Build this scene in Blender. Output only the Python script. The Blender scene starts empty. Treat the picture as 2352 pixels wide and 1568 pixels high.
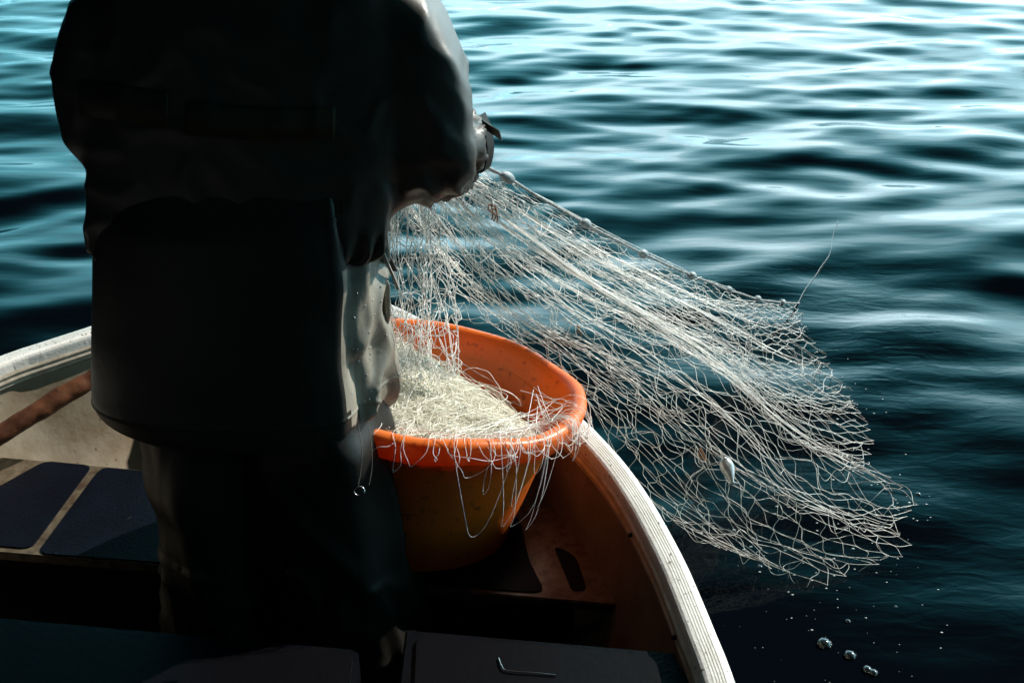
import bpy, bmesh, math, random
import numpy as np
from mathutils import Vector, noise
PI = math.pi
rng = np.random.default_rng(7)
random.seed(7)

# ------------------------------------------------------------------ camera
C = bpy.context.scene
COL = C.collection
CAM_H = 1.8
FPX = 995.0
cam = bpy.data.cameras.new('camera')
cam.sensor_width = 36.0
cam.lens = 36.0 * FPX / 1024.0
cam.clip_start = 0.05
cam.clip_end = 6000
cam.dof.use_dof = True
cam.dof.focus_distance = 2.35
cam.dof.aperture_fstop = 8.0
camo = bpy.data.objects.new('camera', cam)
COL.objects.link(camo)
camo.location = (0, 0, CAM_H)
camo.rotation_euler = (math.radians(60), 0, 0)
C.camera = camo

# ------------------------------------------------------------------ world, sun, exposure
SUN_AZ = math.radians(36)      # from +x (right) towards +y (ahead)
SUN_EL = math.radians(31)
w = bpy.data.worlds.new('World')
C.world = w
w.use_nodes = True
nt = w.node_tree
nt.nodes.clear()


def N(tree, typ, **kw):
    n = tree.nodes.new(typ)
    for k, v in kw.items():
        if k == 'ins':
            for kk, vv in v.items():
                n.inputs[kk].default_value = vv
        else:
            setattr(n, k, v)
    return n


out = N(nt, 'ShaderNodeOutputWorld')
bg = N(nt, 'ShaderNodeBackground', ins={'Strength': 0.05})
sky = N(nt, 'ShaderNodeTexSky', sky_type='NISHITA', sun_disc=False)
sky.sun_elevation = SUN_EL
sky.sun_rotation = PI / 2 - SUN_AZ
sky.air_density = 0.6
sky.dust_density = 0.3
sky.ozone_density = 1.0
tc = N(nt, 'ShaderNodeTexCoord')
sep = N(nt, 'ShaderNodeSeparateXYZ')
nt.links.new(tc.outputs['Generated'], sep.inputs[0])
tint = N(nt, 'ShaderNodeMix', data_type='RGBA', blend_type='MULTIPLY', ins={'Factor': 1.0})
tint.inputs[7].default_value = (0.010, 0.012, 0.020, 1)
nt.links.new(sky.outputs[0], tint.inputs[6])
# bright hazy cloud bank low in the sky, ahead and to the right
dotp = N(nt, 'ShaderNodeVectorMath', operation='DOT_PRODUCT')
dotp.inputs[1].default_value = (0.60, 0.80, 0.0)
nt.links.new(tc.outputs['Generated'], dotp.inputs[0])
azr = N(nt, 'ShaderNodeMapRange', interpolation_type='SMOOTHSTEP', ins={1: 0.25, 2: 1.0, 3: 0.0, 4: 1.0})
nt.links.new(dotp.outputs['Value'], azr.inputs[0])
elr = N(nt, 'ShaderNodeMapRange', interpolation_type='SMOOTHSTEP', ins={1: 0.08, 2: 0.56, 3: 1.0, 4: 0.0})
nt.links.new(sep.outputs['Z'], elr.inputs[0])
mp = N(nt, 'ShaderNodeMapping')
mp.inputs['Scale'].default_value = (1.5, 1.5, 5.0)
nt.links.new(tc.outputs['Generated'], mp.inputs[0])
cn = N(nt, 'ShaderNodeTexNoise', ins={'Scale': 1.6, 'Detail': 5.0, 'Roughness': 0.55})
nt.links.new(mp.outputs[0], cn.inputs['Vector'])
cr = N(nt, 'ShaderNodeMapRange', ins={1: 0.35, 2: 0.65, 3: 0.45, 4: 1.2})
nt.links.new(cn.outputs[0], cr.inputs[0])
m1 = N(nt, 'ShaderNodeMath', operation='MULTIPLY')
m2 = N(nt, 'ShaderNodeMath', operation='MULTIPLY')
nt.links.new(azr.outputs[0], m1.inputs[0]); nt.links.new(elr.outputs[0], m1.inputs[1])
nt.links.new(m1.outputs[0], m2.inputs[0]); nt.links.new(cr.outputs[0], m2.inputs[1])
# paler teal veil higher up on the same side of the sky
azt = N(nt, 'ShaderNodeMapRange', interpolation_type='SMOOTHSTEP', ins={1: 0.05, 2: 0.75, 3: 0.0, 4: 1.0})
nt.links.new(dotp.outputs['Value'], azt.inputs[0])
elt = N(nt, 'ShaderNodeMapRange', interpolation_type='SMOOTHSTEP', ins={1: 0.22, 2: 0.71, 3: 1.0, 4: 0.0})
nt.links.new(sep.outputs['Z'], elt.inputs[0])
m3 = N(nt, 'ShaderNodeMath', operation='MULTIPLY')
nt.links.new(azt.outputs[0], m3.inputs[0]); nt.links.new(elt.outputs[0], m3.inputs[1])
veil = N(nt, 'ShaderNodeMix', data_type='RGBA', blend_type='MIX')
veil.inputs[7].default_value = (3.6, 28.0, 35.0, 1)
nt.links.new(m3.outputs[0], veil.inputs[0])
nt.links.new(tint.outputs[2], veil.inputs[6])
bank = N(nt, 'ShaderNodeMix', data_type='RGBA', blend_type='MIX')
bank.inputs[7].default_value = (44, 60, 66, 1)
nt.links.new(m2.outputs[0], bank.inputs[0])
nt.links.new(veil.outputs[2], bank.inputs[6])
nt.links.new(bank.outputs[2], bg.inputs['Color'])
nt.links.new(bg.outputs[0], out.inputs[0])

sl = bpy.data.lights.new('sun', 'SUN')
sl.energy = 5.0
sl.angle = math.radians(0.5)
sl.color = (1.0, 0.94, 0.85)
so = bpy.data.objects.new('sun', sl)
COL.objects.link(so)
sd = Vector((math.cos(SUN_AZ) * math.cos(SUN_EL), math.sin(SUN_AZ) * math.cos(SUN_EL), math.sin(SUN_EL)))
so.rotation_euler = (-sd).to_track_quat('-Z', 'Y').to_euler()

C.view_settings.view_transform = 'Standard'
C.view_settings.look = 'None'
C.view_settings.exposure = 0.45
C.view_settings.gamma = 1.0
C.render.engine = 'CYCLES'
C.cycles.max_bounces = 8
C.cycles.sample_clamp_indirect = 4.0
C.cycles.use_denoising = True

# ------------------------------------------------------------------ helpers
C3 = math.sqrt(3) / 2


def ray(px, py):
    """direction of the sight line through a pixel of the 1024x682 photograph"""
    a = (px - 512) / FPX
    b = (py - 341) / FPX
    return np.array([a, C3 - .5 * b, -.5 - C3 * b])


def at(px, py, y=None, z=None):
    d = ray(px, py)
    s = (z - CAM_H) / d[2] if z is not None else y / d[1]
    return d * s + np.array([0, 0, CAM_H])


K = 1024 / 2352.0


def link(name, me, mat=None, parent=None):
    o = bpy.data.objects.new(name, me)
    COL.objects.link(o)
    if mat:
        me.materials.append(mat)
    if parent:
        o.parent = parent
        o.matrix_parent_inverse = parent.matrix_world.inverted()
    return o


def tag(o, label, cat, group=None):
    o['label'] = label
    o['category'] = cat
    if group:
        o['group'] = group
    return o


def empty(name, loc):
    o = bpy.data.objects.new(name, None)
    COL.objects.link(o)
    o.location = loc
    o.empty_display_size = .1
    bpy.context.view_layer.update()
    return o


def mesh_from(name, V, F, smooth=True):
    me = bpy.data.meshes.new(name)
    V = np.asarray(V, dtype=np.float64)
    F = np.asarray(F, dtype=np.int64) if not isinstance(F, list) else F
    if isinstance(F, np.ndarray):
        k = F.shape[1]
        me.vertices.add(len(V)); me.vertices.foreach_set('co', V.ravel())
        me.loops.add(F.size); me.loops.foreach_set('vertex_index', F.ravel())
        me.polygons.add(len(F))
        me.polygons.foreach_set('loop_start', np.arange(0, F.size, k))
        me.polygons.foreach_set('loop_total', np.full(len(F), k))
        me.update(calc_edges=True)
    else:
        me.from_pydata([tuple(v) for v in V], [], F)
    if smooth:
        me.polygons.foreach_set('use_smooth', [True] * len(me.polygons))
    me.update()
    return me


def tubes(P, r, sides=4, taper=None):
    """P: (n, k, 3) polylines -> vertices, quads.  r scalar or (n,) array"""
    n, k, _ = P.shape
    T = np.gradient(P, axis=1)
    T /= np.linalg.norm(T, axis=2, keepdims=True) + 1e-9
    ref = np.zeros_like(T); ref[..., 2] = 1
    bad = np.abs(T[..., 2]) > .97
    bad = bad.any(axis=1)
    ref[bad] = (1, 0, 0)
    U = np.cross(T, ref); U /= np.linalg.norm(U, axis=2, keepdims=True) + 1e-9
    W = np.cross(T, U)
    th = np.arange(sides) * 2 * PI / sides
    r = np.broadcast_to(np.asarray(r, dtype=float).reshape(-1, 1, 1, 1), (n, 1, 1, 1)) if np.ndim(r) < 2 else np.asarray(r)[:, :, None, None]
    V = P[:, :, None, :] + r * (np.cos(th)[None, None, :, None] * U[:, :, None, :] + np.sin(th)[None, None, :, None] * W[:, :, None, :])
    idx = np.arange(n * k * sides).reshape(n, k, sides)
    a = idx[:, :-1, :]; b = idx[:, 1:, :]
    F = np.stack([a, np.roll(a, -1, 2), np.roll(b, -1, 2), b], axis=-1).reshape(-1, 4)
    return V.reshape(-1, 3), F


def merge(parts):
    Vs, Fs, o = [], [], 0
    for V, F in parts:
        Vs.append(V); Fs.append(F + o); o += len(V)
    return np.concatenate(Vs), np.concatenate(Fs)


def catmull(pts, n):
    """smooth resampling of a point list to n points"""
    p = np.asarray(pts, dtype=float)
    p = np.vstack([2 * p[0] - p[1], p, 2 * p[-1] - p[-2]])
    m = len(p) - 3
    t = np.linspace(0, m - 1e-9, n)
    i = t.astype(int); f = (t - i)[:, None]
    p0, p1, p2, p3 = p[i], p[i + 1], p[i + 2], p[i + 3]
    return .5 * ((2 * p1) + (-p0 + p2) * f + (2 * p0 - 5 * p1 + 4 * p2 - p3) * f**2 + (-p0 + 3 * p1 - 3 * p2 + p3) * f**3)


def resample(P, n):
    P = np.asarray(P, dtype=float)
    d = np.r_[0, np.cumsum(np.linalg.norm(np.diff(P, axis=0), axis=1))]
    t = np.linspace(0, d[-1], n)
    return np.stack([np.interp(t, d, P[:, i]) for i in range(P.shape[1])], 1)


def bm_box(bm, lo, hi, bevel=0.0):
    x0, y0, z0 = lo; x1, y1, z1 = hi
    vs = [bm.verts.new(v) for v in [(x0, y0, z0), (x1, y0, z0), (x1, y1, z0), (x0, y1, z0), (x0, y0, z1), (x1, y0, z1), (x1, y1, z1), (x0, y1, z1)]]
    fs = [bm.faces.new([vs[i] for i in f]) for f in [(0, 3, 2, 1), (4, 5, 6, 7), (0, 1, 5, 4), (1, 2, 6, 5), (2, 3, 7, 6), (3, 0, 4, 7)]]
    if bevel:
        es = list({e for f in fs for e in f.edges})
        bmesh.ops.bevel(bm, geom=es, offset=bevel, segments=2, affect='EDGES')


def prism(poly, z0, z1, bevel=0.003):
    """extruded polygon with its upper edge rounded off"""
    bm = bmesh.new()
    area = sum(poly[i][0] * poly[(i + 1) % len(poly)][1] - poly[(i + 1) % len(poly)][0] * poly[i][1] for i in range(len(poly)))
    if area < 0:
        poly = poly[::-1]
    lo = [bm.verts.new((p[0], p[1], z0)) for p in poly]
    hi = [bm.verts.new((p[0], p[1], z1)) for p in poly]
    top = bm.faces.new(hi)
    bm.faces.new(lo[::-1])
    n = len(poly)
    for i in range(n):
        bm.faces.new([lo[i], lo[(i + 1) % n], hi[(i + 1) % n], hi[i]])
    if bevel:
        bmesh.ops.bevel(bm, geom=list(top.edges), offset=bevel, segments=3, affect='EDGES')
    return bm


def bm_link(name, bm, mat, parent=None, smooth=False):
    me = bpy.data.meshes.new(name)
    bmesh.ops.recalc_face_normals(bm, faces=bm.faces)
    bm.to_mesh(me); bm.free()
    if smooth:
        for p in me.polygons:
            p.use_smooth = True
    return link(name, me, mat, parent)


def rounded(poly, r, n=5):
    """polygon with its corners rounded"""
    out = []
    m = len(poly)
    for i in range(m):
        p0, p, p1 = map(np.array, (poly[i - 1], poly[i], poly[(i + 1) % m]))
        a = (p0 - p); la = np.linalg.norm(a); a = a / la
        b = (p1 - p); lb = np.linalg.norm(b); b = b / lb
        rr = min(r, la * .45, lb * .45)
        s, e = p + a * rr, p + b * rr
        for t in np.linspace(0, 1, n):
            out.append(tuple((1 - t)**2 * s + 2 * t * (1 - t) * p + t * t * e))
    return out


# ------------------------------------------------------------------ materials
def material(name, base, rough=.5, metal=0.0, spec=.5, var=None, vscale=8.0, bump=0.0, bscale=60.0, coat=0.0,
             rvar=0.0, stretch=None, vdetail=6.0, subsurface=0, trans=0.0, contrast=(.35, .65)):
    m = bpy.data.materials.new(name)
    m.use_nodes = True
    t = m.node_tree
    b = t.nodes['Principled BSDF']
    b.inputs['Base Color'].default_value = (*base, 1)
    b.inputs['Roughness'].default_value = rough
    b.inputs['Metallic'].default_value = metal
    b.inputs['Specular IOR Level'].default_value = spec
    b.inputs['Coat Weight'].default_value = coat
    b.inputs['Coat Roughness'].default_value = .25
    b.inputs['Transmission Weight'].default_value = trans
    co = N(t, 'ShaderNodeTexCoord')
    mpn = N(t, 'ShaderNodeMapping')
    if stretch:
        mpn.inputs['Scale'].default_value = stretch
    t.links.new(co.outputs['Object'], mpn.inputs[0])
    if var is not None:
        nz = N(t, 'ShaderNodeTexNoise', ins={'Scale': vscale, 'Detail': vdetail, 'Roughness': .62})
        t.links.new(mpn.outputs[0], nz.inputs['Vector'])
        mr = N(t, 'ShaderNodeMapRange', ins={1: contrast[0], 2: contrast[1]})
        t.links.new(nz.outputs[0], mr.inputs[0])
        mx = N(t, 'ShaderNodeMix', data_type='RGBA')
        mx.inputs[6].default_value = (*base, 1)
        mx.inputs[7].default_value = (*var, 1)
        t.links.new(mr.outputs[0], mx.inputs[0])
        t.links.new(mx.outputs[2], b.inputs['Base Color'])
        if rvar:
            mr2 = N(t, 'ShaderNodeMapRange', ins={1: .3, 2: .7, 3: max(rough - rvar, .02), 4: min(rough + rvar, 1)})
            t.links.new(nz.outputs[0], mr2.inputs[0])
            t.links.new(mr2.outputs[0], b.inputs['Roughness'])
    if bump:
        nb = N(t, 'ShaderNodeTexNoise', ins={'Scale': bscale, 'Detail': 6.0, 'Roughness': .6})
        t.links.new(mpn.outputs[0], nb.inputs['Vector'])
        bp = N(t, 'ShaderNodeBump', ins={'Strength': 1.0, 'Distance': bump})
        t.links.new(nb.outputs[0], bp.inputs['Height'])
        t.links.new(bp.outputs[0], b.inputs['Normal'])
    return m


def spots(m, color, scale, thr, detail=2.0, rough=None):
    """mix small spots of another colour into a material's base colour"""
    t = m.node_tree
    b = t.nodes['Principled BSDF']
    co = N(t, 'ShaderNodeTexCoord')
    nz = N(t, 'ShaderNodeTexNoise', ins={'Scale': scale, 'Detail': detail, 'Roughness': .5})
    t.links.new(co.outputs['Object'], nz.inputs['Vector'])
    mr = N(t, 'ShaderNodeMapRange', ins={1: thr, 2: thr + .04})
    t.links.new(nz.outputs[0], mr.inputs[0])
    mx = N(t, 'ShaderNodeMix', data_type='RGBA')
    mx.inputs[7].default_value = (*color, 1)
    src = b.inputs['Base Color']
    if src.is_linked:
        fs = src.links[0].from_socket
        t.links.new(fs, mx.inputs[6])
    else:
        mx.inputs[6].default_value = src.default_value
    t.links.new(mr.outputs[0], mx.inputs[0])
    t.links.new(mx.outputs[2], b.inputs['Base Color'])


M = {}
M['rail'] = material('weathered_white_rail', (.86, .84, .80), .42, 0, .5, var=(.72, .69, .64), vscale=14, bump=.0012, bscale=120)
spots(M['rail'], (.16, .12, .07), 90, .66, 3)
M['hull'] = material('stained_cream_hull', (.33, .29, .22), .5, 0, .35, var=(.21, .16, .10), vscale=7, bump=.0012, bscale=50, vdetail=8)
spots(M['hull'], (.13, .09, .05), 55, .69, 3)
M['plate'] = material('scuffed_aluminium', (.19, .155, .105), .42, .3, .5, var=(.085, .055, .035), vscale=38, bump=.0008, bscale=90)
M['pad'] = material('navy_rubber_pad', (.0015, .0024, .0060), .5, 0, .12, var=(.0025, .0045, .011), vscale=9, bump=.0015, bscale=140)
spots(M['pad'], (.035, .035, .03), 60, .72, 3)
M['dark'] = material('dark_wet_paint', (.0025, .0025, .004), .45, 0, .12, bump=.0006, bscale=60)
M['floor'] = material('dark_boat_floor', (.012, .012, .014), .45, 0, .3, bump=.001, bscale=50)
M['wood'] = material('brown_knotty_wood', (.20, .075, .032), .5, 0, .4, var=(.06, .02, .01), vscale=9, bump=.002, bscale=30, vdetail=9)
spots(M['wood'], (.02, .010, .006), 34, .66, 3)
M['skin'] = material('skin', (.42, .24, .16), .5, 0, .4, bump=.0004, bscale=200)
M['hair'] = material('hair', (.03, .02, .014), .6)
M['jacket'] = material('black_oilskin', (.040, .037, .030), .45, 0, .5, bump=.0006, bscale=40)
M['coat'] = material('olive_black_oilskin', (.028, .026, .022), .45, 0, .35, bump=.0012, bscale=30, var=(.022, .020, .017), vscale=6)
M['trousers'] = material('dark_oilskin_trousers', (.016, .015, .013), .45, 0, .3, bump=.0012, bscale=30)
M['band'] = material('dull_olive_band', (.050, .043, .026), .6, 0, .2)
M['boot'] = material('black_rubber', (.008, .008, .009), .35)
M['steel'] = material('steel', (.6, .6, .6), .22, 1.0)
M['net'] = material('white_nylon_twine', (.90, .88, .84), .45, 0, .5)
M['netpile'] = material('pale_green_twine', (.84, .81, .70), .45, 0, .4)
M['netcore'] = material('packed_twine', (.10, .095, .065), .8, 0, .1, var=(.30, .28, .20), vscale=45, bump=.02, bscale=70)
M['rope'] = material('grey_float_rope', (.42, .45, .45), .7, 0, .3, var=(.12, .14, .15), vscale=120, bump=.002, bscale=300)
M['float'] = material('grey_net_float', (.36, .42, .44), .5, 0, .4, var=(.12, .16, .18), vscale=70, bump=.001, bscale=200)
M['twig'] = material('rusty_weed', (.32, .13, .04), .7, 0, .2, var=(.12, .05, .02), vscale=60)
M['fish'] = material('silver_fish_skin', (.75, .76, .76), .22, .35, .6, var=(.35, .38, .38), vscale=40)


def tub_material():
    m = bpy.data.materials.new('orange_plastic')
    m.use_nodes = True
    t = m.node_tree
    b = t.nodes['Principled BSDF']
    co = N(t, 'ShaderNodeTexCoord')
    nz = N(t, 'ShaderNodeTexNoise', ins={'Scale': 6.0, 'Detail': 7.0, 'Roughness': .65})
    t.links.new(co.outputs['Object'], nz.inputs['Vector'])
    mr = N(t, 'ShaderNodeMapRange', ins={1: .38, 2: .7})
    t.links.new(nz.outputs[0], mr.inputs[0])
    mx = N(t, 'ShaderNodeMix', data_type='RGBA')
    mx.inputs[6].default_value = (.93, .20, .016, 1)
    mx.inputs[7].default_value = (.78, .19, .035, 1)
    t.links.new(mr.outputs[0], mx.inputs[0])
    n2 = N(t, 'ShaderNodeTexNoise', ins={'Scale': 45.0, 'Detail': 4.0, 'Roughness': .6})
    t.links.new(co.outputs['Object'], n2.inputs['Vector'])
    mr2 = N(t, 'ShaderNodeMapRange', ins={1: .60, 2: .68, 3: 0.0, 4: .75})
    t.links.new(n2.outputs[0], mr2.inputs[0])
    mx2 = N(t, 'ShaderNodeMix', data_type='RGBA')
    mx2.inputs[7].default_value = (.20, .045, .012, 1)
    t.links.new(mx.outputs[2], mx2.inputs[6]); t.links.new(mr2.outputs[0], mx2.inputs[0])
    t.links.new(mx2.outputs[2], b.inputs['Base Color'])
    b.inputs['Roughness'].default_value = .38
    tr = N(t, 'ShaderNodeBsdfTranslucent')
    tr.inputs[0].default_value = (1.0, .18, .01, 1)
    ms = N(t, 'ShaderNodeMixShader', ins={0: .26})
    t.links.new(b.outputs[0], ms.inputs[1]); t.links.new(tr.outputs[0], ms.inputs[2])
    bp = N(t, 'ShaderNodeBump', ins={'Strength': .6, 'Distance': .003})
    t.links.new(nz.outputs[0], bp.inputs['Height']); t.links.new(bp.outputs[0], b.inputs['Normal'])
    t.links.new(ms.outputs[0], t.nodes['Material Output'].inputs[0])
    return m


M['tub'] = tub_material()


def water_material():
    m = bpy.data.materials.new('dark_teal_water')
    m.use_nodes = True
    t = m.node_tree
    b = t.nodes['Principled BSDF']
    b.inputs['Base Color'].default_value = (.0012, .0026, .0045, 1)
    b.inputs['Roughness'].default_value = .035
    b.inputs['IOR'].default_value = 1.34
    b.inputs['Specular IOR Level'].default_value = .5
    co = N(t, 'ShaderNodeTexCoord')
    # fine ripples spreading from where the net leaves the water
    def ringed(center, rad, scale, dist):
        mpn = N(t, 'ShaderNodeMapping'); mpn.inputs['Location'].default_value = (-center[0], -center[1], 0)
        t.links.new(co.outputs['Object'], mpn.inputs[0])
        ln = N(t, 'ShaderNodeVectorMath', operation='LENGTH')
        t.links.new(mpn.outputs[0], ln.inputs[0])
        mask = N(t, 'ShaderNodeMapRange', interpolation_type='SMOOTHSTEP', ins={1: 0.1, 2: rad, 3: 1.0, 4: 0.0})
        t.links.new(ln.outputs['Value'], mask.inputs[0])
        ms_ = N(t, 'ShaderNodeMapping'); ms_.inputs['Scale'].default_value = (.55, 1.7, 1); ms_.inputs['Rotation'].default_value = (0, 0, scale)
        t.links.new(co.outputs['Object'], ms_.inputs[0])
        wv = N(t, 'ShaderNodeTexNoise', ins={'Scale': 15.0, 'Detail': 3.0, 'Roughness': .5, 'Distortion': .6})
        t.links.new(ms_.outputs[0], wv.inputs['Vector'])
        mu = N(t, 'ShaderNodeMath', operation='MULTIPLY')
        t.links.new(wv.outputs['Fac'], mu.inputs[0]); t.links.new(mask.outputs[0], mu.inputs[1])
        mu2 = N(t, 'ShaderNodeMath', operation='MULTIPLY', ins={1: dist})
        t.links.new(mu.outputs[0], mu2.inputs[0])
        return mu2
    a = ringed((1.12, 3.1, 0), 1.3, .35, .0022)
    c = ringed((1.05, 2.1, 0), .8, .5, .0016)
    mp2 = N(t, 'ShaderNodeMapping'); mp2.inputs['Scale'].default_value = (.5, 1.6, 1)
    t.links.new(co.outputs['Object'], mp2.inputs[0])
    nz = N(t, 'ShaderNodeTexNoise', ins={'Scale': 2.4, 'Detail': 3.0, 'Roughness': .5})
    t.links.new(mp2.outputs[0], nz.inputs['Vector'])
    mn = N(t, 'ShaderNodeMath', operation='MULTIPLY', ins={1: .006})
    t.links.new(nz.outputs[0], mn.inputs[0])
    ad = N(t, 'ShaderNodeMath', operation='ADD'); t.links.new(a.outputs[0], ad.inputs[0]); t.links.new(c.outputs[0], ad.inputs[1])
    ad2 = N(t, 'ShaderNodeMath', operation='ADD'); t.links.new(ad.outputs[0], ad2.inputs[0]); t.links.new(mn.outputs[0], ad2.inputs[1])
    bp = N(t, 'ShaderNodeBump', ins={'Strength': 1.0, 'Distance': 1.0})
    t.links.new(ad2.outputs[0], bp.inputs['Height']); t.links.new(bp.outputs[0], b.inputs['Normal'])
    return m


M['water'] = water_material()

# ------------------------------------------------------------------ hull path (outer edge of the rail, z = RAIL_Z)
RAIL_Z = .45
PATH = [(.34, -2.3), (.385, -1.5), (.405, -.6), (.41, .0), (.405, .5), (.397, .9), (.384, 1.175), (.371, 1.289), (.359, 1.378), (.344, 1.476),
        (.322, 1.579), (.297, 1.677), (.259, 1.792), (.211, 1.9), (.165, 1.985), (.06, 2.13), (-.08, 2.29), (-.215, 2.433), (-.365, 2.575),
        (-.54, 2.68), (-.74, 2.715), (-.93, 2.645), (-1.06, 2.54), (-1.18, 2.43), (-1.286, 2.337), (-1.359, 2.269), (-1.46, 2.13), (-1.54, 1.96),
        (-1.61, 1.72), (-1.65, 1.4), (-1.66, .9), (-1.63, 0), (-1.58, -1), (-1.46, -2.3)]
path = resample(catmull(PATH, 700), 260)
tan = np.gradient(path, axis=0)
# smooth the tangents so that the rail bends evenly
for _ in range(4):
    tan[1:-1] = (tan[:-2] + 2 * tan[1:-1] + tan[2:]) / 4
tan /= np.linalg.norm(tan, axis=1, keepdims=True)
inw = np.stack([-tan[:, 1], tan[:, 0]], 1)      # inward normal
if ((np.array([-.6, 1.0]) - path[40]) * inw[40]).sum() < 0:
    inw = -inw


def offs(d):
    return path + inw * d


def inside(px, py, poly):
    c = np.zeros(px.shape, bool)
    n = len(poly); j = n - 1
    for i in range(n):
        xi, yi = poly[i]; xj, yj = poly[j]
        cond = ((yi > py) != (yj > py)) & (px < (xj - xi) * (py - yi) / (yj - yi + 1e-12) + xi)
        c ^= cond
        j = i
    return c


# ------------------------------------------------------------------ water
def build_water():
    def axis(c0, lo, hi, sp, A):
        tl = math.asinh((lo - c0) / A); th = math.asinh((hi - c0) / A)
        n = int((th - tl) * A / sp)
        t = np.linspace(tl, th, n)
        x = c0 + A * np.sinh(t)
        ext = 1.5 ** np.arange(1, 13)
        return np.r_[lo - 12 * ext[::-1], x, hi + 12 * ext]
    xs = axis(.8, -22, 22, .030, 3.0)
    ys = axis(3.6, -12, 28, .028, 3.2)
    X, Y = np.meshgrid(xs, ys)
    Z = np.zeros_like(X)
    r = np.random.default_rng(21)
    D = np.hypot(X, Y)
    for i in range(110):
        lam = .17 * (1.35 / .17) ** (r.random() ** 1.0)
        th = r.normal(PI / 2 + .10, .48)
        k = 2 * PI / lam
        slope = .0140 * (lam / .8) ** .05
        A = slope / k
        fade = np.clip((lam * 60 - D) / (lam * 25), 0, 1) if lam < 1.2 else np.clip((60 - D) / 20, 0, 1)
        ph = r.random() * 2 * PI
        Z += A * fade * np.cos(k * (math.cos(th) * X + math.sin(th) * Y) + ph)
    # calm water in the lee of the boat
    dx = np.clip(X - .4, 0, None)
    lee = np.clip((D - 1.3) / 2.6, 0, 1)
    Z *= .30 + .70 * lee * lee * (3 - 2 * lee)
    ny, nx = X.shape
    V = np.stack([X, Y, Z], -1).reshape(-1, 3)
    idx = np.arange(nx * ny).reshape(ny, nx)
    F = np.stack([idx[:-1, :-1], idx[:-1, 1:], idx[1:, 1:], idx[1:, :-1]], -1).reshape(-1, 4)
    ins = inside(V[:, 0], V[:, 1], offs(.12)[::4])
    F = F[~ins[F].all(axis=1)]
    me = mesh_from('water', V, F)
    o = link('water', me, M['water'])
    o['kind'] = 'structure'
    o['label'] = 'dark teal rippled water around the boat'
    return V, (xs, ys, Z)


WV, (wxs, wys, WZ) = build_water()


def water_z(x, y):
    i = np.clip(np.searchsorted(wys, y), 1, len(wys) - 1); j = np.clip(np.searchsorted(wxs, x), 1, len(wxs) - 1)
    return float(WZ[i, j])


# ------------------------------------------------------------------ boat
boat = empty('boat', (-.6, 0, 0))
tag(boat, 'pale metal rowing boat with white grooved rim and rounded bow', 'boat')
bpy.context.view_layer.update()


def sweep(profile, close=False):
    """profile: list of (inward distance, z)"""
    n = len(path); m = len(profile)
    V = np.zeros((n, m, 3))
    for j, (d, z) in enumerate(profile):
        V[:, j, :2] = offs(d); V[:, j, 2] = z
    idx = np.arange(n * m).reshape(n, m)
    b = idx if not close else np.c_[idx, idx[:, :1]]
    F = np.stack([b[:-1, :-1], b[1:, :-1], b[1:, 1:], b[:-1, 1:]], -1).reshape(-1, 4)
    return V.reshape(-1, 3), F


prof = [(.004, .405), (.000, .412), (.000, .438), (.0025, .4455), (.008, .4495), (.014, .4505)]
for g in (.0185, .0240, .0295, .0350, .0405):
    prof += [(g - .0009, .4510), (g - .0007, .4488), (g + .0007, .4488), (g + .0009, .4510)]
prof += [(.048, .4500), (.053, .4475), (.0555, .442), (.056, .436), (.056, .420), (.0555, .418)]
V, F = sweep(prof)
me = mesh_from('rail', V, F, smooth=False)
for p in me.polygons:
    p.use_smooth = False
rail = link('gunwale_rail', me, M['rail'], boat)
# moulding under the rail
prof = [(.050, .4195), (.060, .4185), (.0635, .415), (.0635, .412), (.0595, .409), (.0595, .4065), (.066, .404), (.068, .400), (.066, .396),
        (.060, .3935), (.060, .391), (.0635, .389), (.0635, .385), (.058, .382)]
V, F = sweep(prof)
me = mesh_from('moulding', V, F, smooth=False)
M['mould'] = material('pale_metal_moulding', (.52, .48, .40), .35, .3, .5, var=(.30, .25, .18), vscale=20, bump=.0008, bscale=90)
link('inner_moulding', me, M['mould'], boat)
# hull skin: inner and outer
inner = [(.054, .392), (.058, .36), (.066, .31), (.080, .25), (.098, .19), (.122, .13), (.160, .08), (.215, .045), (.30, .035)]
outer = [(.30, -.11), (.20, -.09), (.13, -.04), (.075, .05), (.045, .15), (.025, .28), (.008, .38), (.006, .407), (.03, .415), (.050, .41), (.054, .392)]
V, F = sweep(outer + inner[1:])
V = [tuple(v) for v in V]
F = [tuple(f) for f in F]
m_ = len(outer) + len(inner) - 1
n_ = len(path)
F.append(tuple(i * m_ for i in range(n_)))            # bottom skin
F.append(tuple(i * m_ + m_ - 1 for i in range(n_))[::-1])   # floor skin
# stern board
F.append(tuple(range(0, m_)) + tuple((n_ - 1) * m_ + j for j in range(m_ - 1, -1, -1)))
me = mesh_from('hull', V, F)
hull = link('hull', me, M['hull'], boat)
# floor boards
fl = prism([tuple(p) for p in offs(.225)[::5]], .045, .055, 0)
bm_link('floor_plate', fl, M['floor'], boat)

# bow thwart with pads and bare metal frame
TZ = .22


def w2(px, py, z):
    p = at(px, py, z=z); return (p[0], p[1])


dHull = .088
ring = offs(dHull)


def clip_line(a, b, poly):
    """extend segment a-b to the closed polyline on both sides"""
    a = np.array(a); b = np.array(b); d = b - a
    ts = []
    for i in range(len(poly) - 1):
        p, q = poly[i], poly[i + 1]
        e = q - p
        den = d[0] * e[1] - d[1] * e[0]
        if abs(den) < 1e-12:
            continue
        t = ((p[0] - a[0]) * e[1] - (p[1] - a[1]) * e[0]) / den
        s = ((p[0] - a[0]) * d[1] - (p[1] - a[1]) * d[0]) / den
        if 0 <= s <= 1:
            ts.append((t, i))
    ts.sort()
    return ts


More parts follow.
